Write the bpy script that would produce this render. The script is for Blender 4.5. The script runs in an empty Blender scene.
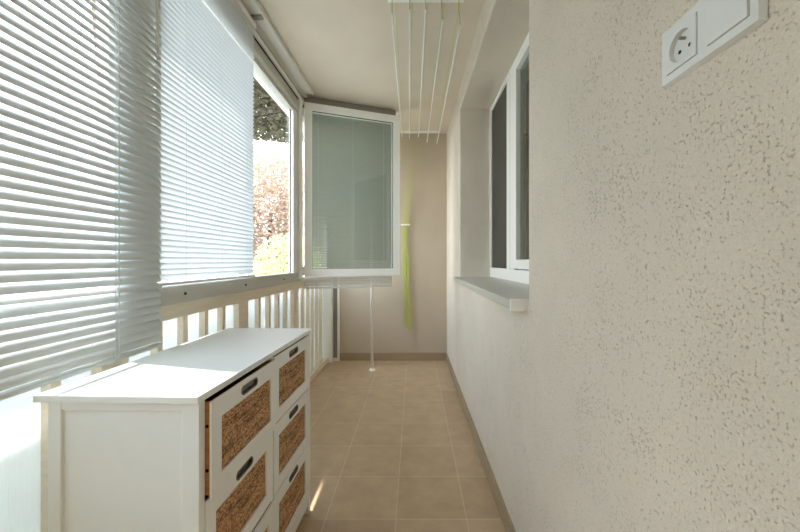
import bpy, bmesh, math, random
from mathutils import Vector, Matrix
C = bpy.context.scene
COL = C.collection
R = math.radians
random.seed(7)

# ------------------------------------------------------------------ materials
def nt(name):
    m = bpy.data.materials.new(name); m.use_nodes = True
    t = m.node_tree
    for n in list(t.nodes): t.nodes.remove(n)
    out = t.nodes.new('ShaderNodeOutputMaterial')
    return m, t, out
def N(t, typ, **kw):
    n = t.nodes.new(typ)
    for k, v in kw.items():
        if k in n.inputs: n.inputs[k].default_value = v
        else: setattr(n, k, v)
    return n
def L(t, a, ao, b, bi): t.links.new(a.outputs[ao], b.inputs[bi])
def srgb(r, g, b):
    f = lambda c: (c/255/12.92) if c/255 <= 0.04045 else ((c/255+0.055)/1.055)**2.4
    return (f(r), f(g), f(b), 1)
def coords(t, scale=(1,1,1), loc=(0,0,0), rot=(0,0,0), world=False):
    if world:
        g = N(t, 'ShaderNodeNewGeometry'); src = (g, 'Position')
    else:
        g = N(t, 'ShaderNodeTexCoord'); src = (g, 'Object')
    mp = N(t, 'ShaderNodeMapping'); mp.inputs['Scale'].default_value = scale
    mp.inputs['Location'].default_value = loc; mp.inputs['Rotation'].default_value = rot
    L(t, src[0], src[1], mp, 'Vector')
    return mp
def plain(name, col, rough=0.5, metal=0.0, noise=0.04, nscale=30, bump=0.0, spec=0.5):
    m, t, out = nt(name)
    b = N(t, 'ShaderNodeBsdfPrincipled', Roughness=rough, Metallic=metal)
    b.inputs['Specular IOR Level'].default_value = spec
    mp = coords(t)
    nz = N(t, 'ShaderNodeTexNoise', Scale=nscale, Detail=4.0)
    L(t, mp, 'Vector', nz, 'Vector')
    hsv = N(t, 'ShaderNodeMixRGB', blend_type='MIX')
    hsv.inputs['Color1'].default_value = tuple(c*(1-noise) for c in col[:3]) + (1,)
    hsv.inputs['Color2'].default_value = tuple(min(1, c*(1+noise)) for c in col[:3]) + (1,)
    L(t, nz, 'Fac', hsv, 'Fac'); L(t, hsv, 'Color', b, 'Base Color')
    if bump:
        bp = N(t, 'ShaderNodeBump', Strength=bump, Distance=0.002)
        L(t, nz, 'Fac', bp, 'Height'); L(t, bp, 'Normal', b, 'Normal')
    L(t, b, 'BSDF', out, 'Surface')
    return m
def plaster(name, col, grain=220, bump=0.5, pits=0.0, pit_scale=90, dist=0.004):
    m, t, out = nt(name)
    b = N(t, 'ShaderNodeBsdfPrincipled', Roughness=0.92)
    b.inputs['Specular IOR Level'].default_value = 0.2
    mp = coords(t, world=True)
    n1 = N(t, 'ShaderNodeTexNoise', Scale=grain, Detail=3.0, Roughness=0.6)
    n2 = N(t, 'ShaderNodeTexNoise', Scale=2.2, Detail=3.0)
    L(t, mp, 'Vector', n1, 'Vector'); L(t, mp, 'Vector', n2, 'Vector')
    r2 = N(t, 'ShaderNodeValToRGB')
    r2.color_ramp.elements[0].position = 0.3; r2.color_ramp.elements[1].position = 0.7
    r2.color_ramp.elements[0].color = tuple(c*0.95 for c in col[:3]) + (1,)
    r2.color_ramp.elements[1].color = tuple(min(1, c*1.04) for c in col[:3]) + (1,)
    L(t, n2, 'Fac', r2, 'Fac')
    last = (r2, 'Color'); height = (n1, 'Fac')
    if pits:
        v = N(t, 'ShaderNodeTexNoise', Scale=pit_scale, Detail=1.5, Roughness=0.5); L(t, mp, 'Vector', v, 'Vector')
        v2 = N(t, 'ShaderNodeTexNoise', Scale=pit_scale*0.07, Detail=2.0); L(t, mp, 'Vector', v2, 'Vector')
        ss = N(t, 'ShaderNodeMath', operation='MULTIPLY_ADD'); ss.inputs[1].default_value = 0.22; L(t, v2, 'Fac', ss, 0); L(t, v, 'Fac', ss, 2)
        pr = N(t, 'ShaderNodeMapRange'); pr.inputs['From Min'].default_value = 0.70; pr.inputs['From Max'].default_value = 0.82
        L(t, ss, 'Value', pr, 'Value')
        pit_tint = N(t, 'ShaderNodeMixRGB', blend_type='MULTIPLY')
        fm = N(t, 'ShaderNodeMath', operation='MULTIPLY'); fm.inputs[1].default_value = pits
        L(t, pr, 'Result', fm, 0); L(t, fm, 'Value', pit_tint, 'Fac')
        pit_tint.inputs['Color2'].default_value = (0.55, 0.50, 0.43, 1)  # tints the pits darker than the plaster around them
        gr = N(t, 'ShaderNodeTexNoise', Scale=pit_scale*1.7, Detail=3.0, Roughness=0.7); L(t, mp, 'Vector', gr, 'Vector')
        gm = N(t, 'ShaderNodeMapRange'); gm.inputs['From Min'].default_value = 0.3; gm.inputs['From Max'].default_value = 0.7
        gm.inputs['To Min'].default_value = 0.91; gm.inputs['To Max'].default_value = 1.06
        L(t, gr, 'Fac', gm, 'Value')
        g2 = N(t, 'ShaderNodeMixRGB', blend_type='MULTIPLY'); g2.inputs['Fac'].default_value = 1.0
        L(t, r2, 'Color', g2, 'Color1'); L(t, gm, 'Result', g2, 'Color2')
        L(t, g2, 'Color', pit_tint, 'Color1'); last = (pit_tint, 'Color')
        hh = N(t, 'ShaderNodeMath', operation='MULTIPLY_ADD'); hh.inputs[1].default_value = -1.2
        L(t, pr, 'Result', hh, 0); L(t, n1, 'Fac', hh, 2); height = (hh, 'Value')
    L(t, last[0], last[1], b, 'Base Color')
    bp = N(t, 'ShaderNodeBump', Strength=bump, Distance=dist)
    L(t, height[0], height[1], bp, 'Height'); L(t, bp, 'Normal', b, 'Normal')
    L(t, b, 'BSDF', out, 'Surface')
    return m
def tiles(name):
    m, t, out = nt(name)
    b = N(t, 'ShaderNodeBsdfPrincipled', Roughness=0.38)
    mp = coords(t, loc=(-0.224+3.0, -1.519+3.0, 0), world=True)
    br = N(t, 'ShaderNodeTexBrick', offset=0.0, squash=1.0)
    br.inputs['Scale'].default_value = 1.0; br.inputs['Mortar Size'].default_value = 0.0016
    br.inputs['Mortar Smooth'].default_value = 0.3; br.inputs['Bias'].default_value = 0
    br.inputs['Brick Width'].default_value = 0.3; br.inputs['Row Height'].default_value = 0.3
    br.inputs['Color1'].default_value = srgb(190, 163, 130); br.inputs['Color2'].default_value = srgb(198, 171, 139)
    br.inputs['Mortar'].default_value = srgb(218, 202, 180)
    L(t, mp, 'Vector', br, 'Vector')
    nz = N(t, 'ShaderNodeTexNoise', Scale=9.0, Detail=6.0, Roughness=0.65)
    L(t, mp, 'Vector', nz, 'Vector')
    rr = N(t, 'ShaderNodeValToRGB'); rr.color_ramp.elements[0].color = (0.84, 0.83, 0.82, 1); rr.color_ramp.elements[1].color = (1.08, 1.08, 1.08, 1)
    rr.color_ramp.elements[0].position = .3; rr.color_ramp.elements[1].position = .72
    L(t, nz, 'Fac', rr, 'Fac')
    mx = N(t, 'ShaderNodeMixRGB', blend_type='MULTIPLY'); mx.inputs['Fac'].default_value = 1
    L(t, br, 'Color', mx, 'Color1'); L(t, rr, 'Color', mx, 'Color2'); L(t, mx, 'Color', b, 'Base Color')
    bp = N(t, 'ShaderNodeBump', Strength=0.4, Distance=0.002, invert=True)
    L(t, br, 'Fac', bp, 'Height'); L(t, bp, 'Normal', b, 'Normal')
    L(t, b, 'BSDF', out, 'Surface')
    return m
def translucent(name, col, fac, rough_spec=0.0, lines=0):
    m, t, out = nt(name)
    d = N(t, 'ShaderNodeBsdfDiffuse', Color=col); tr = N(t, 'ShaderNodeBsdfTranslucent', Color=col)
    mx = N(t, 'ShaderNodeMixShader'); mx.inputs['Fac'].default_value = fac
    L(t, d, 'BSDF', mx, 1); L(t, tr, 'BSDF', mx, 2)
    last = mx
    if rough_spec:
        g = N(t, 'ShaderNodeBsdfGlossy', Roughness=0.35); m2 = N(t, 'ShaderNodeMixShader'); m2.inputs['Fac'].default_value = rough_spec
        L(t, mx, 'Shader', m2, 1); L(t, g, 'BSDF', m2, 2); last = m2
    mp = coords(t)
    if lines:
        w = N(t, 'ShaderNodeTexWave', Scale=lines, bands_direction='Y'); L(t, mp, 'Vector', w, 'Vector')
        bp = N(t, 'ShaderNodeBump', Strength=0.5, Distance=0.002); L(t, w, 'Fac', bp, 'Height')
    else:
        w = N(t, 'ShaderNodeTexNoise', Scale=40.0); L(t, mp, 'Vector', w, 'Vector')
        bp = N(t, 'ShaderNodeBump', Strength=0.05, Distance=0.001); L(t, w, 'Fac', bp, 'Height')
    L(t, bp, 'Normal', d, 'Normal')
    L(t, last, 'Shader', out, 'Surface')
    return m
def glass(name, tint=(0.97, 0.98, 0.975, 1), refl=1.0):
    m, t, out = nt(name)
    tr = N(t, 'ShaderNodeBsdfTransparent', Color=tint); g = N(t, 'ShaderNodeBsdfGlossy', Roughness=0.0)
    lw = N(t, 'ShaderNodeLayerWeight', Blend=0.5)
    pw = N(t, 'ShaderNodeMath', operation='POWER'); pw.inputs[1].default_value = 5.0; L(t, lw, 'Facing', pw, 0)
    mu = N(t, 'ShaderNodeMath', operation='MULTIPLY_ADD'); mu.inputs[1].default_value = 0.9*min(refl, 1); mu.inputs[2].default_value = 0.04*refl; mu.use_clamp = True
    L(t, pw, 'Value', mu, 0)
    mx = N(t, 'ShaderNodeMixShader'); L(t, mu, 'Value', mx, 'Fac'); L(t, tr, 'BSDF', mx, 1); L(t, g, 'BSDF', mx, 2)
    L(t, mx, 'Shader', out, 'Surface')
    return m
def rattan(name):
    m, t, out = nt(name)
    b = N(t, 'ShaderNodeBsdfPrincipled', Roughness=0.75)
    mp = coords(t, scale=(1, 1, 1))
    # plaited strands: small offset lozenges running along the width
    st = N(t, 'ShaderNodeMapping'); st.inputs['Scale'].default_value = (1, 120, 230)
    st.inputs['Rotation'].default_value = (R(8), 0, 0)
    L(t, mp, 'Vector', st, 'Vector')
    v = N(t, 'ShaderNodeTexVoronoi', Scale=1.0); L(t, st, 'Vector', v, 'Vector')
    nm = N(t, 'ShaderNodeMapping'); nm.inputs['Scale'].default_value = (1, 5, 60); nm.inputs['Rotation'].default_value = (R(-14), 0, 0)
    L(t, mp, 'Vector', nm, 'Vector')
    nz = N(t, 'ShaderNodeTexNoise', Scale=1.0, Detail=5.0, Roughness=0.7); L(t, nm, 'Vector', nz, 'Vector')
    r = N(t, 'ShaderNodeValToRGB')
    r.color_ramp.elements[0].color = srgb(236, 196, 148); r.color_ramp.elements[0].position = 0.1
    r.color_ramp.elements[1].color = srgb(146, 100, 60); r.color_ramp.elements[1].position = 0.8
    L(t, v, 'Distance', r, 'Fac')
    r2 = N(t, 'ShaderNodeValToRGB')
    r2.color_ramp.elements[0].color = (0.24, 0.20, 0.17, 1); r2.color_ramp.elements[0].position = 0.37
    r2.color_ramp.elements[1].color = (1.05, 1.02, 1.0, 1); r2.color_ramp.elements[1].position = 0.5
    L(t, nz, 'Fac', r2, 'Fac')
    mx = N(t, 'ShaderNodeMixRGB', blend_type='MULTIPLY'); mx.inputs['Fac'].default_value = 1
    L(t, r, 'Color', mx, 'Color1'); L(t, r2, 'Color', mx, 'Color2'); L(t, mx, 'Color', b, 'Base Color')
    bp = N(t, 'ShaderNodeBump', Strength=0.9, Distance=0.004, invert=True)
    L(t, v, 'Distance', bp, 'Height'); L(t, bp, 'Normal', b, 'Normal')
    L(t, b, 'BSDF', out, 'Surface')
    return m
def wood(name, c1, c2, axis_scale=(30, 2, 30), rough=0.6):
    m, t, out = nt(name)
    b = N(t, 'ShaderNodeBsdfPrincipled', Roughness=rough)
    mp = coords(t, scale=axis_scale)
    nz = N(t, 'ShaderNodeTexNoise', Scale=1.5, Detail=6.0, Roughness=0.6); L(t, mp, 'Vector', nz, 'Vector')
    r = N(t, 'ShaderNodeValToRGB'); r.color_ramp.elements[0].color = c1; r.color_ramp.elements[1].color = c2
    r.color_ramp.elements[0].position = .3; r.color_ramp.elements[1].position = .7
    L(t, nz, 'Fac', r, 'Fac'); L(t, r, 'Color', b, 'Base Color')
    L(t, b, 'BSDF', out, 'Surface')
    return m
def leaf(name, col, fac=0.45):
    m, t, out = nt(name)
    mp = coords(t); nz = N(t, 'ShaderNodeTexNoise', Scale=5.0, Detail=3.0); L(t, mp, 'Vector', nz, 'Vector')
    mixc = N(t, 'ShaderNodeMixRGB'); mixc.inputs['Color1'].default_value = tuple(c*.6 for c in col[:3])+(1,)
    mixc.inputs['Color2'].default_value = tuple(min(1, c*1.35) for c in col[:3])+(1,)
    L(t, nz, 'Fac', mixc, 'Fac')
    d = N(t, 'ShaderNodeBsdfDiffuse'); tr = N(t, 'ShaderNodeBsdfTranslucent')
    L(t, mixc, 'Color', d, 'Color'); L(t, mixc, 'Color', tr, 'Color')
    mx = N(t, 'ShaderNodeMixShader'); mx.inputs['Fac'].default_value = fac
    L(t, d, 'BSDF', mx, 1); L(t, tr, 'BSDF', mx, 2); L(t, mx, 'Shader', out, 'Surface')
    return m

M = dict(
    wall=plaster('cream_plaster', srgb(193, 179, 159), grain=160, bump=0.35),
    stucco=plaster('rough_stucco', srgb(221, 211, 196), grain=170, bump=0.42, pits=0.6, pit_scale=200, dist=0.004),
    ceiling=plaster('ceiling_plaster', srgb(219, 208, 191), grain=140, bump=0.35),
    tile=tiles('brown_floor_tile'),
    skirt=plain('skirting_tile', srgb(162, 141, 114), 0.4, nscale=8, noise=0.08),
    headshade=plain('shaded_head_rail', srgb(150, 146, 134), 0.5, noise=0.02),  # rail toned grey, its shade put into the colour
    frame=plain('darker_window_frame', srgb(196, 193, 184), 0.45, noise=0.03),  # darker tone than the other frame profiles
    pvc=plain('white_pvc', srgb(242, 241, 236), 0.35, noise=0.01),
    greypvc=plain('aged_grey_profile', srgb(218, 217, 210), 0.45, noise=0.03),
    gasket=plain('dark_gasket', srgb(58, 60, 58), 0.7),
    slat=translucent('slat_lacquer', (0.72, 0.755, 0.76, 1), 0.03, 0.05),
    slat2=translucent('slat_lacquer_pale', (0.74, 0.78, 0.80, 1), 0.15, 0.03),
    slat3=translucent('slat_lacquer_grey', (0.46, 0.47, 0.42, 1), 0.12, 0.03),
    cordt=translucent('pale_cord', (0.9, 0.92, 0.92, 1), 0.5),
    cord=plain('white_cord', srgb(220, 222, 218), 0.8),
    panel=translucent('frosted_panel', (0.92, 0.93, 0.93, 1), 0.5, 0.02, lines=45),
    outer=translucent('added_outer_sheet', (0.89, 0.92, 0.91, 1), 0.32),  # for the added sheet that blocks direct sun below the band
    rail=wood('pale_rail_wood', srgb(226, 212, 190), srgb(238, 227, 208), (40, 3, 40)),
    white=plain('white_lacquer', srgb(240, 241, 238), 0.38, noise=0.012, nscale=14),
    rattan=rattan('woven_rattan'),
    rawwood=wood('raw_pine', srgb(165, 112, 62), srgb(200, 150, 95), (8, 8, 60)),
    handle=plain('dark_metal_pull', srgb(122, 116, 110), 0.4, metal=0.2),
    void=plain('dark_hole', srgb(22, 20, 18), 0.9),
    glass=glass('window_glass'),
    glass_c=glass('casement_glass', (0.90, 0.93, 0.91, 1), 1.0),
    glass_r=glass('room_window_glass', (0.80, 0.86, 0.84, 1), 2.2),
    screen=plain('dark_screen', srgb(70, 67, 58), 0.55),
    stone=plain('grey_sill', srgb(192, 188, 176), 0.4, nscale=60, noise=0.05),
    socket=plain('white_plastic', srgb(226, 227, 224), 0.3, noise=0.005),
    metal=plain('nickel', srgb(170, 168, 160), 0.3, metal=1.0),
    green=plain('yellow_green_cord', srgb(192, 204, 92), 0.8),
    rod=plain('white_rod', srgb(244, 243, 236), 0.35),
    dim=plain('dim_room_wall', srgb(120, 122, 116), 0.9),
    concrete=plain('white_soffit', srgb(232, 229, 220), 0.9, nscale=6),
    ground=plain('greyed_ground', srgb(142, 143, 138), 0.95, nscale=1.5, noise=0.2),  # greyed so its bounce does not tint the ceiling yellow
    bark=plain('bark', srgb(95, 75, 60), 0.95, nscale=20, noise=0.3),
    leaf_dark=leaf('dark_leaves', srgb(100, 96, 78), 0.3),
    leaf_copper=leaf('hazed_copper_leaves', srgb(206, 184, 166), 0.45),  # paled, overexposed haze put into the leaf colour
    leaf_lime=leaf('hazed_lime_leaves', srgb(200, 205, 158), 0.45),  # also paled and desaturated to carry the haze
)

# ------------------------------------------------------------------ geometry helpers
def link(name, bm, mat, parent=None, smooth=False, bevel=0.0, loc=None):
    if bevel:
        bmesh.ops.bevel(bm, geom=[e for e in bm.edges], offset=bevel, segments=2, affect='EDGES', profile=0.6, clamp_overlap=True)
    bmesh.ops.recalc_face_normals(bm, faces=bm.faces)
    me = bpy.data.meshes.new(name); bm.to_mesh(me); bm.free()
    me.materials.append(mat if not isinstance(mat, str) else M[mat])
    if smooth:
        for p in me.polygons: p.use_smooth = True
    o = bpy.data.objects.new(name, me); COL.objects.link(o)
    if parent: o.parent = parent
    if loc: o.location = loc
    return o
def BM(): return bmesh.new()
def box(bm, x0, x1, y0, y1, z0, z1):
    vs = [bm.verts.new((x, y, z)) for x in (x0, x1) for y in (y0, y1) for z in (z0, z1)]
    for f in ((0,1,3,2),(4,6,7,5),(0,4,5,1),(2,3,7,6),(0,2,6,4),(1,5,7,3)):
        bm.faces.new([vs[i] for i in f])
def bx(name, x0, x1, y0, y1, z0, z1, mat, parent=None, bevel=0.0):
    b = BM(); box(b, x0, x1, y0, y1, z0, z1); return link(name, b, mat, parent, bevel=bevel)
def tube(bm, pts, r, seg=8, cap=True):
    pts = [Vector(p) for p in pts]; rings = []
    for i, p in enumerate(pts):
        d = (pts[min(i+1, len(pts)-1)] - pts[max(i-1, 0)]).normalized()
        up = Vector((0,0,1)) if abs(d.z) < 0.9 else Vector((1,0,0))
        a = d.cross(up).normalized(); c = d.cross(a).normalized()
        rr = r[i] if isinstance(r, (list, tuple)) else r
        rings.append([bm.verts.new(p + (a*math.cos(k*2*math.pi/seg) + c*math.sin(k*2*math.pi/seg))*rr) for k in range(seg)])
    for q, w in zip(rings, rings[1:]):
        for k in range(seg): bm.faces.new((q[k], q[(k+1)%seg], w[(k+1)%seg], w[k]))
    if cap: bm.faces.new(rings[0]); bm.faces.new(rings[-1])
def tb(name, pts, r, mat, parent=None, seg=8):
    b = BM(); tube(b, pts, r, seg); return link(name, b, mat, parent, smooth=True)
def empty(name, loc=(0,0,0), rz=0.0):
    o = bpy.data.objects.new(name, None); COL.objects.link(o); o.location = loc; o.rotation_euler = (0,0,rz)
    o.empty_display_size = 0.1
    return o
def tag(o, label, cat, group=None):
    o['label'] = label; o['category'] = cat
    if group: o['group'] = group
    return o
def struct(o, label=None):
    o['kind'] = 'structure'
    if label: o['label'] = label
    return o

YF, YN = 3.93, -0.95          # far wall, near end behind the camera
XL = -0.95                    # parapet
HC = 2.495
def xw(y): return 0.36 + (YF - y)*0.0085     # right wall face

# ------------------------------------------------------------------ room shell
struct(bx('floor', -1.02, 0.80, YN-0.1, YF+0.1, -0.12, 0.0, 'tile'), 'brown square floor tiles with pale grout')
struct(bx('ceiling', -0.905, 0.80, YN-0.1, YF+0.1, HC, HC+0.16, 'ceiling'), 'cream plastered balcony ceiling')
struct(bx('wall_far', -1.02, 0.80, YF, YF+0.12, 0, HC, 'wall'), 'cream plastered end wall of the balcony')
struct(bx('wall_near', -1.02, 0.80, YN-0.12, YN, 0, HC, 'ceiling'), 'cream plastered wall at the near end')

# right wall with a window recess, one closed solid
RY0, RY1, RZ0, RZ1 = 1.20, 2.90, 0.945, 2.33
b = BM()
ys = [YN, RY0, RY1, YF]; zs = [0.0, RZ0, RZ1, HC]
F = [[b.verts.new((xw(y), y, z)) for z in zs] for y in ys]
K = [[b.verts.new((0.78, y, z)) for z in zs] for y in ys]
for i in range(3):
    for j in range(3):
        if (i, j) == (1, 1): continue
        b.faces.new((F[i][j], F[i+1][j], F[i+1][j+1], F[i][j+1]))
        b.faces.new((K[i][j], K[i][j+1], K[i+1][j+1], K[i+1][j]))
for (a, c) in (((1,1),(2,1)), ((2,1),(2,2)), ((2,2),(1,2)), ((1,2),(1,1))):
    b.faces.new((F[a[0]][a[1]], F[c[0]][c[1]], K[c[0]][c[1]], K[a[0]][a[1]]))
for i in range(3):
    b.faces.new((F[i][0], K[i][0], K[i+1][0], F[i+1][0])); b.faces.new((F[i][3], F[i+1][3], K[i+1][3], K[i][3]))
for j in range(3):
    b.faces.new((F[0][j], F[0][j+1], K[0][j+1], K[0][j])); b.faces.new((F[3][j], K[3][j], K[3][j+1], F[3][j+1]))
rim = []
for e in b.edges:
    s = {v for v in e.verts}
    ring = {F[1][1], F[2][1], F[2][2], F[1][2]}
    if s <= ring: rim.append(e)
bmesh.ops.bevel(b, geom=rim, offset=0.012, segments=3, affect='EDGES', profile=0.5)
struct(link('wall_right', b, 'stucco'), 'rough pitted cream stucco wall with a window recess')

# skirting tiles
b = BM()
y0, y1 = YN+0.003, YF-0.012
vs = [b.verts.new(p) for p in ((xw(y0)-0.010,y0,0),(xw(y1)-0.010,y1,0),(xw(y1),y1,0),(xw(y0),y0,0),
                               (xw(y0)-0.010,y0,0.085),(xw(y1)-0.010,y1,0.085),(xw(y1),y1,0.085),(xw(y0),y0,0.085))]
for f in ((0,1,2,3),(4,5,6,7),(0,1,5,4),(1,2,6,5),(2,3,7,6),(3,0,4,7)): b.faces.new([vs[i] for i in f])
struct(link('baseboard_right', b, 'skirt', bevel=0.002), 'brown tile skirting along the stucco wall')
struct(bx('baseboard_far', -0.82, xw(YF)-0.011, YF-0.011, YF, 0, 0.085, 'skirt', bevel=0.002), 'brown tile skirting along the end wall')

# ------------------------------------------------------------------ left parapet (setting)
wl = struct(empty('wall_left', (XL, 1.5, 0)), 'pale battened parapet with frosted panels')
def wbx(name, x0, x1, y0, y1, z0, z1, mat, bevel=0.0):
    o = bx(name, x0-XL, x1-XL, y0-1.5, y1-1.5, z0, z1, mat, wl, bevel); return o
wbx('top_rail', -0.99, -0.945, YN, 3.84, 0.87, 0.93, 'rail', 0.003)
wbx('bottom_rail', -0.99, -0.93, YN, 3.90, 0.0, 0.055, 'rail', 0.003)
posts = [(-0.68, -0.57), (0.22, 0.33), (1.085, 1.19), (1.94, 2.05), (2.83, 2.945)]
for a, c in posts: wbx('post', -0.99, -0.95, a, c, 0.055, 0.87, 'rail', 0.002)
edges = [(YN, -0.68), (-0.57, 0.22), (0.33, 1.085), (1.19, 1.94), (2.05, 2.83), (2.945, 3.84)]
for a, c in edges:
    wbx('panel', -0.986, -0.980, a, c, 0.055, 0.87, 'panel')
    n = max(2, round((c-a)/0.155))
    for k in range(1, n):
        y = a + (c-a)*k/n + (0.016 if a == 0.33 else 0)
        wbx('batten', -0.980, -0.952, y-0.014, y+0.014, 0.055, 0.87, 'rail', 0.002)
wbx('end_post', -0.99, -0.886, 3.84, 3.93, 0.0, 0.95, 'pvc', 0.003)
# corner trim: white frame with a grey inset against the end wall
cp = struct(empty('trim_1', (-0.85, 3.9, 0)), 'narrow white corner frame with a grey inset')
bx('frame', -0.05, -0.035, 0.0, 0.03, 0.0, 0.94, 'pvc', cp, 0.002)
bx('frame', 0.012, 0.035, 0.0, 0.03, 0.0, 0.94, 'pvc', cp, 0.002)
bx('frame', -0.035, 0.012, 0.0, 0.03, 0.0, 0.035, 'pvc', cp, 0.002)
bx('inset', -0.035, 0.012, 0.012, 0.03, 0.035, 0.94, plain('grey_inset', srgb(140, 140, 134), 0.6), cp)

# unseen ledge and sheet added outside the parapet to shape its sun band
struct(bx('trim_2', -1.075, -0.99, YN, YF, 0.915, 0.935, 'greypvc'), 'added unseen ledge below the glazing that bounds the sun band')
struct(bx('trim_3', -1.08, -1.072, YN, YF, -0.1, 0.815, 'outer'), 'added unseen frosted sheet that bounds the sun band')
# eave slab outside
struct(bx('trim_4', -1.20, -0.905, YN-0.3, YF+1.5, 2.475, 2.66, 'concrete'), 'white slab edge overhanging the glazing')

# ------------------------------------------------------------------ left glazing
w1 = struct(empty('window_1', (XL, 1.5, 0.93)), 'balcony glazing in grey white frames')
def gbx(name, x0, x1, y0, y1, z0, z1, mat, bevel=0.0, par=None):
    return bx(name, x0-XL, x1-XL, y0-1.5, y1-1.5, z0-0.93, z1-0.93, mat, par or w1, bevel)
gbx('bottom_rail', -0.99, -0.94, YN, 1.085, 0.93, 0.948, 'greypvc', 0.003)
gbx('bottom_rail', -0.99, -0.93, 1.085, 2.95, 0.93, 1.005, 'frame', 0.004)
gbx('bottom_rail', -0.99, -0.93, 2.95, 3.86, 0.93, 0.96, 'greypvc', 0.004)
hr = gbx('head_rail', -0.99, -0.935, YN, 3.90, 2.27, 2.475, 'frame', 0.004)
gbx('glazing_bead', -0.935, -0.922, YN, 2.95, 2.30, 2.325, 'greypvc', 0.003)
gbx('glazing_bead', -0.935, -0.915, YN, 3.9, 2.405, 2.43, 'pvc', 0.004)
gbx('gasket', -0.936, -0.928, YN, 3.9, 2.397, 2.402, 'gasket')
gbx('post', -0.968, -0.930, -0.02, 0.10, 0.947, 2.28, 'greypvc', 0.004)
gbx('post', -0.968, -0.930, 1.085, 1.295, 0.947, 2.28, 'greypvc', 0.004)
gbx('post', -0.968, -0.930, 2.76, 2.86, 1.0, 2.28, 'pvc', 0.006)
gbx('post', -0.968, -0.918, 2.868, 2.953, 0.95, 2.42, 'pvc', 0.006)
gbx('gasket', -0.965, -0.934, 2.858, 2.87, 1.0, 2.28, 'gasket')
gbx('gasket', -0.9605, -0.955, 2.755, 2.761, 1.0, 2.28, 'gasket')
gbx('post', -0.968, -0.930, 3.82, 3.93, 0.95, 2.42, 'greypvc', 0.004)
for a, c in ((YN, -0.02), (0.10, 1.085), (1.27, 2.76)):
    gbx('pane', -0.962, -0.956, a, c, 1.0 if a > 1 else 0.947, 2.275, 'glass')
for y in (1.45, 1.97, 2.55):
    bb = BM(); bmesh.ops.create_cone(bb, cap_ends=True, segments=12, radius1=0.006, radius2=0.006, depth=0.006, matrix=Matrix.Translation((-0.929-XL, y-1.5, 0.036)) @ Matrix.Rotation(R(90), 4, 'Y'))
    link('screw_cap', bb, 'gasket', w1)
# white rail at the ceiling edge
t5 = struct(empty('trim_5', (-0.87, 1.5, HC)), 'white rail along the ceiling edge above the glazing')
bx('rail', -0.034, 0.030, YN-1.5, 1.45, -0.022, 0.0, 'pvc', t5, 0.006)
bx('lip', 0.030, 0.038, YN-1.5, 1.45, -0.030, 0.0, 'greypvc', t5, 0.002)
bx('bracket', -0.06, 0.020, 0.49, 0.52, -0.036, -0.0221, 'metal', t5, 0.002)

# ------------------------------------------------------------------ venetian blinds
def make_slats(n, z0, sp, w, tilt, y0, y1, crown, jitter=0.0, skip=(), odd={}):
    """tilt > 0: outer (-x) edge up.  Slat z measured upward from z0."""
    bm = BM()
    for k in range(n):
        T = R(odd.get(k, tilt))
        d = Vector((-math.cos(T), 0, math.sin(T))); nn = Vector((math.sin(T), 0, math.cos(T)))
        if k in skip: continue
        zc = z0 + k*sp; j = random.uniform(-jitter, jitter)
        rows = []
        for s in range(6):
            u = s/5 - 0.5
            p = d*(u*w) + nn*(crown*(1-4*u*u))
            rows.append((bm.verts.new((p.x+j*0.2, y0+j, zc+p.z)), bm.verts.new((p.x+j*0.2, y1+j, zc+p.z))))
        for a, c in zip(rows, rows[1:]): bm.faces.new((a[0], a[1], c[1], c[0]))
    return bm
def blind(name, label, loc, length, z0, n, sp, w, tilt, ladders, mat, top, group=None, rz=0, skip=(), rail_h=0.018, wand=None, odd={}, crown=0.11):
    root = empty(name, loc, rz); tag(root, label, 'blind', group)
    link('slats', make_slats(n, z0, sp, w, tilt, 0, length, w*crown, 0.0012, skip, odd), mat, root, smooth=True)
    zb = z0 - sp*0.9
    bx('bottom_rail', -w*0.4, w*0.4, 0, length, zb-rail_h*0.6, zb, mat, root, 0.002)
    bx('head_rail', -0.016, 0.016, 0, length, top-0.03, top, 'pvc', root, 0.002)
    hw = w*0.5*abs(math.cos(R(tilt))) + 0.0025
    for y in ladders:
        for s in (-1, 1):
            tb('ladder_cord', [(s*hw, y, zb), (s*hw, y, top-0.03)], 0.0006, 'cordt', root, 5)
    if wand:
        tb('lift_cord', [(hw+0.004, ladders[-1]+0.008, top-0.03), (hw+0.004, ladders[-1]+0.008, zb-0.01)], 0.0013, 'cord', root, 6)
        y, zz = wand
        tb('tilt_wand', [(hw+0.012, y, top-0.03), (hw+0.014, y, zz)], 0.004, 'cord', root, 6)
    return root
blind('venetian_blind', 'large white venetian blind on the left, nearest the camera, hanging below the window',
      (-0.893, -0.93, 0), 2.18, 0.835, 61, 0.0257, 0.0345, 60, (0.12, 1.1, 1.985), 'slat', 2.44, wand=(2.14, 1.78), odd={7: 40}, crown=0.14)
blind('venetian_blind', 'pale bluish venetian blind on the middle window, beside the bare pane',
      (-0.911, 1.262, 0), 0.765, 1.038, 63, 0.0215, 0.025, -66, (0.155, 0.42, 0.68), 'slat2', 2.44, skip=(55,))

# ------------------------------------------------------------------ open casement
HX, HY, CZ = -0.909, 2.955, 0.964
W, CH = 0.838, 1.452
ang = math.atan2(0.300, 0.781)
cs = empty('casement_window', (HX, HY, CZ), ang)
tag(cs, 'white framed casement window swung open into the balcony', 'window')
fw = 0.066
def cbx(name, x0, x1, y0, y1, z0, z1, mat, bevel=0.0, par=None): return bx(name, x0, x1, y0, y1, z0, z1, mat, par or cs, bevel)
bm = BM()
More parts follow.
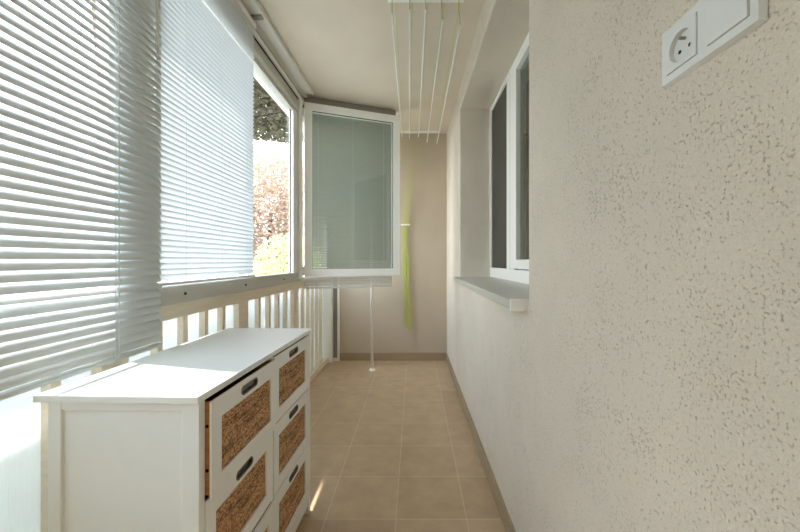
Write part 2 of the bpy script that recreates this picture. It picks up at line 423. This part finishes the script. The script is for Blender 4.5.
# mitred sash frame as one mesh
def frame_ring(bm, x0, x1, z0, z1, w, y0, y1):
    o = [(x0,z0),(x1,z0),(x1,z1),(x0,z1)]; i = [(x0+w,z0+w),(x1-w,z0+w),(x1-w,z1-w),(x0+w,z1-w)]
    V = {}
    for nm, L_ in (('o', o), ('i', i)):
        for y in (y0, y1):
            V[nm, y] = [bm.verts.new((p[0], y, p[1])) for p in L_]
    for k in range(4):
        m = (k+1) % 4
        bm.faces.new((V['o',y0][k], V['o',y0][m], V['i',y0][m], V['i',y0][k]))
        bm.faces.new((V['o',y1][k], V['i',y1][k], V['i',y1][m], V['o',y1][m]))
        bm.faces.new((V['o',y0][k], V['o',y1][k], V['o',y1][m], V['o',y0][m]))
        bm.faces.new((V['i',y0][k], V['i',y0][m], V['i',y1][m], V['i',y1][k]))
frame_ring(bm, 0, W, 0, CH, fw, 0, 0.055)
link('sash_frame', bm, 'pvc', cs, bevel=0.003)
bm = BM(); frame_ring(bm, fw-0.004, W-fw+0.004, fw-0.004, CH-fw+0.004, 0.006, 0.004, 0.02); link('gasket', bm, 'gasket', cs)
cbx('pane', fw-0.003, W-fw+0.003, 0.016, 0.020, fw-0.003, CH-fw+0.003, 'glass_c')
for z in (0.05, CH-0.09):
    tb('hinge', [(-0.006, 0.0, z-0.035), (-0.006, 0.0, z+0.035)], 0.009, 'pvc', cs, 10)
tb('handle', [(W-0.033, -0.035, CH*0.5+0.01), (W-0.033, -0.035, CH*0.5-0.11)], 0.008, 'pvc', cs, 8) if False else None
# the blind on its outer face
rb = empty('venetian_blind', (HX, HY, CZ), ang)
tag(rb, 'grey green venetian blind hanging behind the glass of the open casement', 'blind')
bm = make_slats(66, 0.045, 0.0215, 0.025, -48, 0, W-0.075, 0.002, 0.0008)
for v in bm.verts: v.co = Vector((v.co.y + 0.018, 0.078 + (-v.co.x), v.co.z))
link('slats', bm, 'slat3', rb, smooth=True)
bm = BM()
for k in range(4): box(bm, 0.006, W-0.055, 0.064+0.002*(k%2), 0.09, -0.082+k*0.0205, -0.082+k*0.0205+0.0165)
link('stacked_slats', bm, 'greypvc', rb)
bx('bottom_rail', 0.004, W-0.05, 0.062, 0.092, -0.106, -0.090, 'greypvc', rb, 0.002)
bx('head_rail', 0.004, W-0.02, 0.062, 0.100, CH-0.005, CH+0.072, 'headshade', rb, 0.003)  # tall grey box stands in for the shaded band above the sash
for x in (0.12, 0.42, 0.70):
    tb('ladder_cord', [(x, 0.0625, -0.085), (x, 0.0625, CH)], 0.001, 'cord', rb, 5)

# ------------------------------------------------------------------ window in the right wall
GX = 0.617
w2 = struct(empty('window_2', (GX, 2.05, 0.965)), 'white window set in the stucco recess')
def rbx(name, x0, x1, y0, y1, z0, z1, mat, bevel=0.0): return bx(name, x0-GX, x1-GX, y0-2.05, y1-2.05, z0-0.965, z1-0.965, mat, w2, bevel)
rbx('frame', GX, 0.69, RY0, RY1, 0.945, 1.045, 'pvc', 0.003)
rbx('frame', GX, 0.69, RY0, RY1, 2.30, RZ1, 'pvc', 0.003)
rbx('frame', GX, 0.69, 2.875, RY1, 1.045, 2.30, 'pvc', 0.003)
rbx('frame', GX, 0.69, RY0, RY0+0.06, 1.045, 2.30, 'pvc', 0.003)
rbx('mullion', GX-0.002, 0.69, 2.19, 2.375, 1.045, 2.30, 'pvc', 0.004)
rbx('gasket', GX-0.003, GX+0.01, 2.285, 2.292, 1.045, 2.30, 'greypvc')
rbx('gasket', GX-0.001, GX+0.02, 2.176, 2.188, 1.045, 2.30, 'gasket')
rbx('dark_screen', GX+0.012, GX+0.018, 2.375, 2.875, 1.045, 2.30, 'screen')
bm = BM(); frame_ring(bm, 1.27, 2.176, 1.05, 2.292, 0.055, 0, 0.05)
for v in bm.verts: v.co = Vector((v.co.y - 0.012, v.co.x-2.05, v.co.z-0.965))
link('sash_frame', bm, 'pvc', w2, bevel=0.003)
rbx('pane', GX+0.012, GX+0.016, 1.322, 2.124, 1.102, 2.24, 'glass_r')
b = BM()
vs = [b.verts.new(p) for p in ((0.335,1.235,0.930),(0.335,3.02,0.930),(0.62,3.02,0.945),(0.62,1.235,0.945),
                               (0.335,1.235,0.962),(0.335,3.02,0.962),(0.62,3.02,0.972),(0.62,1.235,0.972))]
for v in vs: v.co -= Vector((GX, 2.05, 0.965))
for f in ((0,1,2,3),(4,5,6,7),(0,1,5,4),(1,2,6,5),(2,3,7,6),(3,0,4,7)): b.faces.new([vs[i] for i in f])
# the part beyond the recess only overhangs the wall face
o = link('sill', b, 'stone', w2, bevel=0.003)
rbx('sill_end_cap', 0.331, 0.40, 1.222, 1.236, 0.925, 0.967, 'pvc', 0.003)
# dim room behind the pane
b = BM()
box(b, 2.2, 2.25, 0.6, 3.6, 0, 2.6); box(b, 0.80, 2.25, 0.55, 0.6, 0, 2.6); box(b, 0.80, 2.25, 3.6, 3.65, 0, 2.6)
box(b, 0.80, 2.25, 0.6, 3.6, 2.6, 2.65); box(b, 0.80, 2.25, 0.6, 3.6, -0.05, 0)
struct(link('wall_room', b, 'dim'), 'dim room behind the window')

# ------------------------------------------------------------------ chest of drawers
CL, CD, CHH = 0.797, 0.374, 0.80
ch = empty('chest_of_drawers', (-0.474, 0.783, 0), -R(1.6))
tag(ch, 'white chest of six drawers with woven rattan fronts beside the parapet', 'chest of drawers')
def kb(name, x0, x1, y0, y1, z0, z1, mat='white', bevel=0.0015, par=ch): return bx(name, x0, x1, y0, y1, z0, z1, mat, par, bevel)
kb('top', -CD, 0.0, 0, CL, CHH-0.016, CHH, 'white', 0.002)
X0, X1 = -CD+0.024, -0.004      # carcass back / front
SY0, SY1 = 0.010, CL-0.010
for (ya, yb_, sgn) in ((SY0, SY0+0.022, 1), (SY1-0.022, SY1, -1)):
    kb('post', X0, X0+0.030, ya, yb_, 0, CHH-0.016); kb('post', X1-0.040, X1, ya, yb_, 0, CHH-0.016)
    yp0, yp1 = (ya+0.007, yb_) if sgn > 0 else (ya, yb_-0.007)
    kb('side_panel', X0+0.030, X1-0.040, yp0, yp1, 0.06, CHH-0.036, bevel=0)
    kb('side_rail', X0+0.030, X1-0.040, ya+0.001, yb_-0.001, CHH-0.036, CHH-0.016)
    kb('side_rail', X0+0.030, X1-0.040, ya+0.001, yb_-0.001, 0.03, 0.06)
kb('back_panel', X0+0.004, X0+0.010, SY0+0.022, SY1-0.022, 0.04, CHH-0.016, bevel=0)
CY = CL/2
kb('divider', X0+0.02, X1-0.002, CY-0.006, CY+0.006, 0.06, CHH-0.016)
kb('base_rail', X1-0.022, X1-0.004, SY0+0.022, SY1-0.022, 0.035, 0.072)
kb('inner_floor', X0+0.012, X1-0.024, SY0+0.022, SY1-0.022, 0.05, 0.062, bevel=0)
rows = [(0.551, 0.7765), (0.314, 0.5475), (0.077, 0.3105)]
cols = [(SY0+0.0235, CY-0.0075), (CY+0.0075, SY1-0.0235)]
def stadium(cy, cz, w, h, n=20):
    pts = []; r = h/2; a = w/2 - r
    for k in range(n):
        t = 2*math.pi*k/n
        pts.append((cy + (a if math.cos(t) >= 0 else -a) + r*math.cos(t), cz + r*math.sin(t)))
    return pts
def drawer(y0, y1, z0, z1, pull):
    d = empty('drawer', (0, 0, 0)); d.parent = ch; d.location = (X1+0.0005+pull, (y0+y1)/2, z0)
    w = (y1-y0)/2; h = z1-z0; th = 0.005
    rw, rt, rb_ = 0.041, 0.050, 0.041
    iy, iz0, iz1 = w-rw, rb_, h-rt
    # front: frame with a real opening for the rattan and one for the pull
    bm = BM()
    box(bm, -th, 0, -w, -iy, 0, h); box(bm, -th, 0, iy, w, 0, h); box(bm, -th, 0, -iy, iy, 0, iz0)
    # top rail with stadium hole
    hz = h-0.026; hw_, hh_ = 0.086, 0.020
    st = stadium(0, hz, hw_, hh_, 24)
    outer = []
    for (py, pz) in st:
        dy, dz = py, pz-hz
        s = min(iy/abs(dy) if abs(dy) > 1e-9 else 1e9, ((h-hz) if dz > 0 else (hz-iz1))/abs(dz) if abs(dz) > 1e-9 else 1e9)
        outer.append((dy*s, hz+dz*s))
    # put the true corners in place of the nearest samples
    for cy_, cz_ in ((iy, h), (-iy, h), (-iy, iz1), (iy, iz1)):
        k = min(range(len(outer)), key=lambda q: (outer[q][0]-cy_)**2 + (outer[q][1]-cz_)**2)
        outer[k] = (cy_, cz_)
    n = len(st)
    A = [bm.verts.new((0, p[0], p[1])) for p in st]; B = [bm.verts.new((0, p[0], p[1])) for p in outer]
    A2 = [bm.verts.new((-th, p[0], p[1])) for p in st]; B2 = [bm.verts.new((-th, p[0], p[1])) for p in outer]
    for k in range(n):
        m = (k+1) % n
        bm.faces.new((A[k], A[m], B[m], B[k])); bm.faces.new((A2[k], B2[k], B2[m], A2[m]))
        bm.faces.new((A[k], A2[k], A2[m], A[m])); bm.faces.new((B[k], B[m], B2[m], B2[k]))
    link('front_frame', bm, 'white', d)
    # rattan inset, slightly domed strands come from the material
    bx('rattan_panel', -0.012, -0.0045, -iy-0.002, iy+0.002, iz0-0.002, iz1+0.002, 'rattan', d)
    # metal pull: rim and dark cup
    rim_o = stadium(0, hz, hw_+0.006, hh_+0.006, 24); rim_i = stadium(0, hz, hw_-0.002, hh_-0.002, 24)
    bm = BM()
    a = [bm.verts.new((0.0015, p[0], p[1])) for p in rim_o]; c = [bm.verts.new((0.0015, p[0], p[1])) for p in rim_i]
    a0 = [bm.verts.new((0.0, p[0], p[1])) for p in rim_o]; c0 = [bm.verts.new((-0.009, p[0], p[1])) for p in rim_i]
    for k in range(n):
        m = (k+1) % n
        bm.faces.new((a[k], a[m], c[m], c[k])); bm.faces.new((a[k], a0[k], a0[m], a[m])); bm.faces.new((c[k], c[m], c0[m], c0[k]))
    bm.faces.new(c0)
    link('pull', bm, 'handle', d)
    # wooden drawer box behind the front
    dp = 0.27
    bm = BM()
    box(bm, -th-dp, -th, -w+0.001, -w+0.012, 0.012, h-0.003); box(bm, -th-dp, -th, w-0.012, w-0.001, 0.012, h-0.003)
    box(bm, -th-dp, -th-dp+0.01, -w+0.012, w-0.012, 0.012, h-0.03); box(bm, -th-dp, -th, -w+0.012, w-0.012, 0.012, 0.02)
    link('drawer_box', bm, 'rawwood', d)
    if pull > 0.01:
        for z in (h*0.3, h*0.75):
            bm = BM()
            bmesh.ops.create_cone(bm, cap_ends=True, segments=12, radius1=0.004, radius2=0.004, depth=0.002,
                                  matrix=Matrix.Translation((-th-0.006, -w+0.0006, z)) @ Matrix.Rotation(R(90), 4, 'X'))
            link('screw_hole', bm, 'void', d)  # dark disc stands in for the shade inside a screw hole
    return d
pulls = {(0,0): 0.014, (1,0): 0.0, (2,0): 0.006}
for i, (z0, z1) in enumerate(rows):
    for j, (y0, y1) in enumerate(cols):
        drawer(y0, y1, z0, z1, pulls.get((i, j), 0.0))

# ------------------------------------------------------------------ wall plate
PY0, PY1, PZ0, PZ1 = 0.3925, 0.5525, 1.364, 1.45
px = xw(0.48)
wp = empty('wall_socket', (px, (PY0+PY1)/2, PZ0)); tag(wp, 'white double wall plate with a round earthed socket and a switch on the stucco', 'socket')
hw2 = (PY1-PY0)/2; ph = PZ1-PZ0
def sq_ring(bm, cy, cz, half, circ_r, x, n=32):
    inner = [(cy+circ_r*math.cos(2*math.pi*k/n), cz+circ_r*math.sin(2*math.pi*k/n)) for k in range(n)]
    outer = []
    for k in range(n):
        c, s = math.cos(2*math.pi*k/n), math.sin(2*math.pi*k/n); q = half/max(abs(c), abs(s)); outer.append((cy+c*q, cz+s*q))
    I = [bm.verts.new((x, *p)) for p in inner]; O = [bm.verts.new((x, *p)) for p in outer]
    I2 = [bm.verts.new((x+0.0072, *p)) for p in inner]; O2 = [bm.verts.new((x+0.006, *p)) for p in outer]
    for k in range(n):
        m = (k+1) % n
        bm.faces.new((I[k], I[m], O[m], O[k])); bm.faces.new((I[k], I2[k], I2[m], I[m])); bm.faces.new((O[k], O[m], O2[m], O2[k]))
    bm.faces.new(I2)
bm = BM()
gy_ = [-hw2, -hw2+0.0134, -hw2+0.0716, hw2-0.0716, hw2-0.0134, hw2]; gz_ = [0, ph/2-0.0291, ph/2+0.0291, ph]
fr_ = {}
for x in (-0.0075, 0):
    for i in range(6):
        for j in range(4):
            cy_ = 0.003 if x < 0 else 0
            yy = gy_[i] + (cy_ if i == 0 else -cy_ if i == 5 else 0); zz = gz_[j] + (cy_ if j == 0 else -cy_ if j == 3 else 0)
            fr_[x, i, j] = bm.verts.new((x, yy, zz))
for i in range(5):
    for j in range(3):
        for x in (-0.0075, 0):
            if x < 0 and j == 1 and i in (1, 3): continue
            bm.faces.new([fr_[x, a, c] for a, c in ((i, j), (i+1, j), (i+1, j+1), (i, j+1))])
for i in (1, 3):
    q = ((i,1),(i+1,1),(i+1,2),(i,2))
    for k in range(4):
        a, c = q[k], q[(k+1) % 4]
        bm.faces.new((fr_[(-0.0075,)+a], fr_[(-0.0075,)+c], fr_[(0,)+c], fr_[(0,)+a])) if False else None
    inn = [bm.verts.new((-0.002, fr_[(-0.0075,)+p].co.y, fr_[(-0.0075,)+p].co.z)) for p in q]
    for k in range(4):
        m = (k+1) % 4
        bm.faces.new((fr_[(-0.0075,)+q[k]], fr_[(-0.0075,)+q[m]], inn[m], inn[k]))
    bm.faces.new(inn)
for i in range(5):
    for j in (0, 3): bm.faces.new((fr_[-0.0075, i, j], fr_[-0.0075, i+1, j], fr_[0, i+1, j], fr_[0, i, j]))
for j in range(3):
    for i in (0, 5): bm.faces.new((fr_[-0.0075, i, j], fr_[-0.0075, i, j+1], fr_[0, i, j+1], fr_[0, i, j]))
link('cover_frame', bm, 'socket', wp)
bm = BM(); sq_ring(bm, hw2-0.0425, ph/2, 0.0285, 0.0215, -0.0095); s_ = link('socket_insert', bm, 'socket', wp)
tb('earth_pin', [(-0.0023, hw2-0.0425, ph/2+0.011), (-0.0100, hw2-0.0425, ph/2+0.011)], 0.0025, 'metal', s_, 10)
for dy in (-0.0095, 0.0095):
    bm = BM(); bmesh.ops.create_cone(bm, cap_ends=True, segments=14, radius1=0.0027, radius2=0.0027, depth=0.0008,
        matrix=Matrix.Translation((-0.0026, hw2-0.0425+dy, ph/2-0.004)) @ Matrix.Rotation(R(90), 4, 'Y'))
    link('contact_hole', bm, 'void', s_)
bm = BM(); box(bm, -0.0100, -0.0025, -hw2+0.014, -hw2+0.071, ph/2-0.0285, ph/2+0.0285)
for v in bm.verts:
    if v.co.x < -0.009 and v.co.z > ph/2: v.co.x -= 0.0025
link('rocker_switch', bm, 'socket', wp, bevel=0.001)

# ------------------------------------------------------------------ pole in front of the end wall
po = empty('floor_pole', (-0.420, 3.586, 0)); tag(po, 'thin white pole standing on the floor tiles below the open casement', 'pole')
tb('tube', [(0, 0, 0.006), (-0.015, 0, HC)], 0.0135, 'rod', po, 14)
bm = BM(); bmesh.ops.create_cone(bm, cap_ends=True, segments=18, radius1=0.030, radius2=0.018, depth=0.022, matrix=Matrix.Translation((0, 0, 0.011)))
link('foot', bm, 'rod', po, smooth=False)

# ------------------------------------------------------------------ ceiling clothes dryer
cd = empty('clothes_dryer', (0.06, 2.8, HC)); tag(cd, 'ceiling clothes dryer of five white rods with yellow green cords', 'clothes dryer')
def W2(p): return (p[0]-0.06, p[1]-2.8, p[2]-HC)
bx('pulley_bar', -0.20-0.06+0.06, 0.205, 1.872-2.8, 1.902-2.8, -0.022, 0, 'rod', cd, 0.003)
bx('pulley_bar', -0.20, 0.205, 3.82-2.8, 3.85-2.8, -0.022, 0, 'rod', cd, 0.003)
rods = [(-0.112, 2.352, -0.124, 2.385), (-0.020, 2.370, -0.047, 2.368), (0.061, 2.370, 0.047, 2.385), (0.147, 2.320, 0.135, 2.335), (0.236, 2.296, 0.238, 2.318)]
for i, (xa, za, xb, zb) in enumerate(rods):
    r_ = tb('rod', [W2((xa, 1.81, za)), W2((xb, 3.72, zb))], 0.0052, 'rod', cd, 10)
    tb('cord', [W2((xa, 1.83, za)), W2((xa-0.003, 1.88, HC-0.022))], 0.0022, 'green', cd, 6)
    tb('cord', [W2((xb, 3.70, zb)), W2((xb+0.003, 3.83, HC-0.022))], 0.0018, 'green', cd, 6)
    for s in (0.010,):
        tb('cord', [W2((xa+s, 1.89, HC-0.012)), W2((xb+s, 3.83, HC-0.012))], 0.0012, 'green', cd, 5)
# pull cords: gather at a white ring, then hang as a bundle beside the casement
gx, gy, gz = -0.098, 3.895, 1.488
for i in range(8):
    x0 = -0.13 + 0.26*i/7*0.95
    xe = gx - 0.034 + 0.072*((i*3) % 8)/7
    pts = [(x0, 3.842, HC-0.02), (x0 + (gx-x0)*0.45, 3.86, 2.05), (gx+(i-3.5)*0.0085, gy, gz)]
    zend = 0.42 + 0.05*((i*5) % 4)
    for q in range(1, 7):
        f = q/6
        pts.append((gx + (i-3.5)*0.0085*(1-f) + (xe-gx)*f + 0.007*math.sin(i*2.1+q*1.9) + 0.018*f, gy + 0.008*math.sin(i+q*1.3), gz + (zend-gz)*f))
    tb('pull_cord', [W2(p) for p in pts], [0.0011, 0.0011, 0.0022] + [0.0042 if i % 2 else 0.0034]*6, 'green', cd, 6)
for i in range(3):
    xe = gx + 0.012 + 0.018*i
    pts = [(xe - 0.012*math.cos(a) , gy-0.012, 0.47 + 0.10*math.sin(a) - 0.02*i) for a in [k*2*math.pi/14 for k in range(15)]]
    tb('cord_knot', [W2(p) for p in pts], 0.0030, 'green', cd, 6)
bx('cord_cleat', gx-0.045-0.06, gx+0.055-0.06, gy-0.018-2.8, gy+0.02-2.8, gz-0.008-HC, gz+0.010-HC, 'rod', cd, 0.003)

# ------------------------------------------------------------------ outdoors
struct(bx('ground', -40, -1.3, -25, 60, -1.6, -1.5, 'ground'), 'ground outside, greyed to keep its bounce light neutral')
def foliage(blobs, n, size):
    bm = BM(); tot = sum(r[0]*r[1]*r[2] for _, r in blobs)
    for c, r in blobs:
        for _ in range(int(n*r[0]*r[1]*r[2]/tot)):
            while True:
                u = Vector([random.uniform(-1, 1) for _ in range(3)])
                if u.length <= 1 and random.random() < 0.35 + 0.65*u.length: break
            p = Vector(c) + Vector((u.x*r[0], u.y*r[1], u.z*r[2]))
            s = size*random.uniform(0.6, 1.3)
            rot = Matrix.Rotation(random.uniform(0, 6.28), 3, 'Z') @ Matrix.Rotation(random.uniform(-1.2, 1.2), 3, 'X')
            q = [rot @ Vector(v)*s + p for v in ((-0.5,0,0), (-0.1,-0.3,0.05), (0.5,0,0), (-0.1,0.3,0.05))]
            bm.faces.new([bm.verts.new(v) for v in q])
    return bm
def tree(name, label, base, blobs, n, size, mat, cat, trunk_r, group=None):
    t = empty(name, base); tag(t, label, cat, group)
    B = Vector(base)
    bl = [(Vector(c)-B, r) for c, r in blobs]
    link('foliage', foliage(bl, n, size), mat, t)
    top = bl[0][0]
    bm = BM()
    tube(bm, [(0,0,0), (top.x*0.3, top.y*0.3, top.z*0.5), tuple(top)], [trunk_r, trunk_r*0.75, trunk_r*0.3], 10)
    for c, r in bl[1:]:
        tube(bm, [(top.x*0.3, top.y*0.3, top.z*0.5), tuple(c)], [trunk_r*0.5, trunk_r*0.2], 8)
    link('trunk', bm, 'bark', t, smooth=True)
    return t
tree('leafy_tree', 'dark leafed tree close outside the bare pane, under the eave, with added unseen crowns blocking the sun', (-4.2, 5.4, -1.5),
     [((-5.0, 4.15, 11.5), (1.0, 1.15, 1.0)), ((-4.0, 3.0, 7.75), (0.38, 0.30, 0.38)), ((-4.0, 3.6, 7.65), (0.36, 0.42, 0.36)), ((-4.0, 4.5, 7.6), (0.36, 0.50, 0.36)), ((-2.5, 6.2, 4.0), (1.3, 1.2, 0.75))], 30000, 0.095, 'leaf_dark', 'tree', 0.14)  # all but the last blob are unseen, added to block the sun
tree('copper_tree', 'brownish pink tree filling the view through the bare pane', (-6.2, 15.0, -1.5),
     [((-6.0, 15.0, 3.2), (2.6, 2.4, 2.9)), ((-4.2, 15.5, 2.0), (1.9, 2.0, 2.6)), ((-8.0, 15.0, 2.5), (1.4, 2.0, 2.2))], 34000, 0.17, 'leaf_copper', 'tree', 0.22)
tree('garden_shrub', 'lime green shrub low outside the bare pane', (-3.5, 9.6, -1.5),
     [((-3.3, 9.4, 0.7), (0.95, 0.9, 1.15)), ((-4.3, 9.8, 0.2), (0.8, 0.9, 0.9))], 10000, 0.085, 'leaf_lime', 'shrub', 0.06)

# ------------------------------------------------------------------ light
w = bpy.data.worlds.new('sky'); C.world = w; w.use_nodes = True
t = w.node_tree
for n in list(t.nodes): t.nodes.remove(n)
bg = N(t, 'ShaderNodeBackground'); out = t.nodes.new('ShaderNodeOutputWorld')
tc = N(t, 'ShaderNodeTexCoord'); sp = N(t, 'ShaderNodeSeparateXYZ'); L(t, tc, 'Generated', sp, 'Vector')
rp = N(t, 'ShaderNodeValToRGB'); L(t, sp, 'Z', rp, 'Fac')
rp.color_ramp.elements[0].color = (0.97, 0.985, 1.0, 1); rp.color_ramp.elements[0].position = 0.0
rp.color_ramp.elements[1].color = (0.66, 0.82, 1.0, 1); rp.color_ramp.elements[1].position = 0.7
L(t, rp, 'Color', bg, 'Color'); bg.inputs['Strength'].default_value = 6.8
L(t, bg, 'Background', out, 'Surface')
sd = bpy.data.lights.new('sun', 'SUN'); sd.energy = 13.0; sd.angle = R(0.8); sd.color = (1.0, 0.97, 0.92)
so = bpy.data.objects.new('sun', sd); COL.objects.link(so)
so.rotation_euler = Vector((1, -0.265, -2.14)).to_track_quat('-Z', 'Y').to_euler(); so.location = (-6, 3, 12)

# ------------------------------------------------------------------ camera
cam = bpy.data.cameras.new('camera'); co = bpy.data.objects.new('camera', cam); COL.objects.link(co)
co.location = (0, 0, 1.10); co.rotation_euler = (R(90), 0, 0)
cam.sensor_width = 36; cam.lens = 357/800*36
cam.shift_x = -14/800; cam.shift_y = -5.5/800
cam.clip_start = 0.02
C.camera = co
C.view_settings.view_transform = 'Standard'; C.view_settings.look = 'None'
C.view_settings.exposure = 0.1; C.view_settings.gamma = 1.0; C.view_settings.use_curve_mapping = False
try:
    C.cycles.use_denoising = True; C.cycles.denoiser = 'OPENIMAGEDENOISE'
    C.cycles.max_bounces = 16; C.cycles.diffuse_bounces = 10; C.cycles.transparent_max_bounces = 24
except Exception: pass
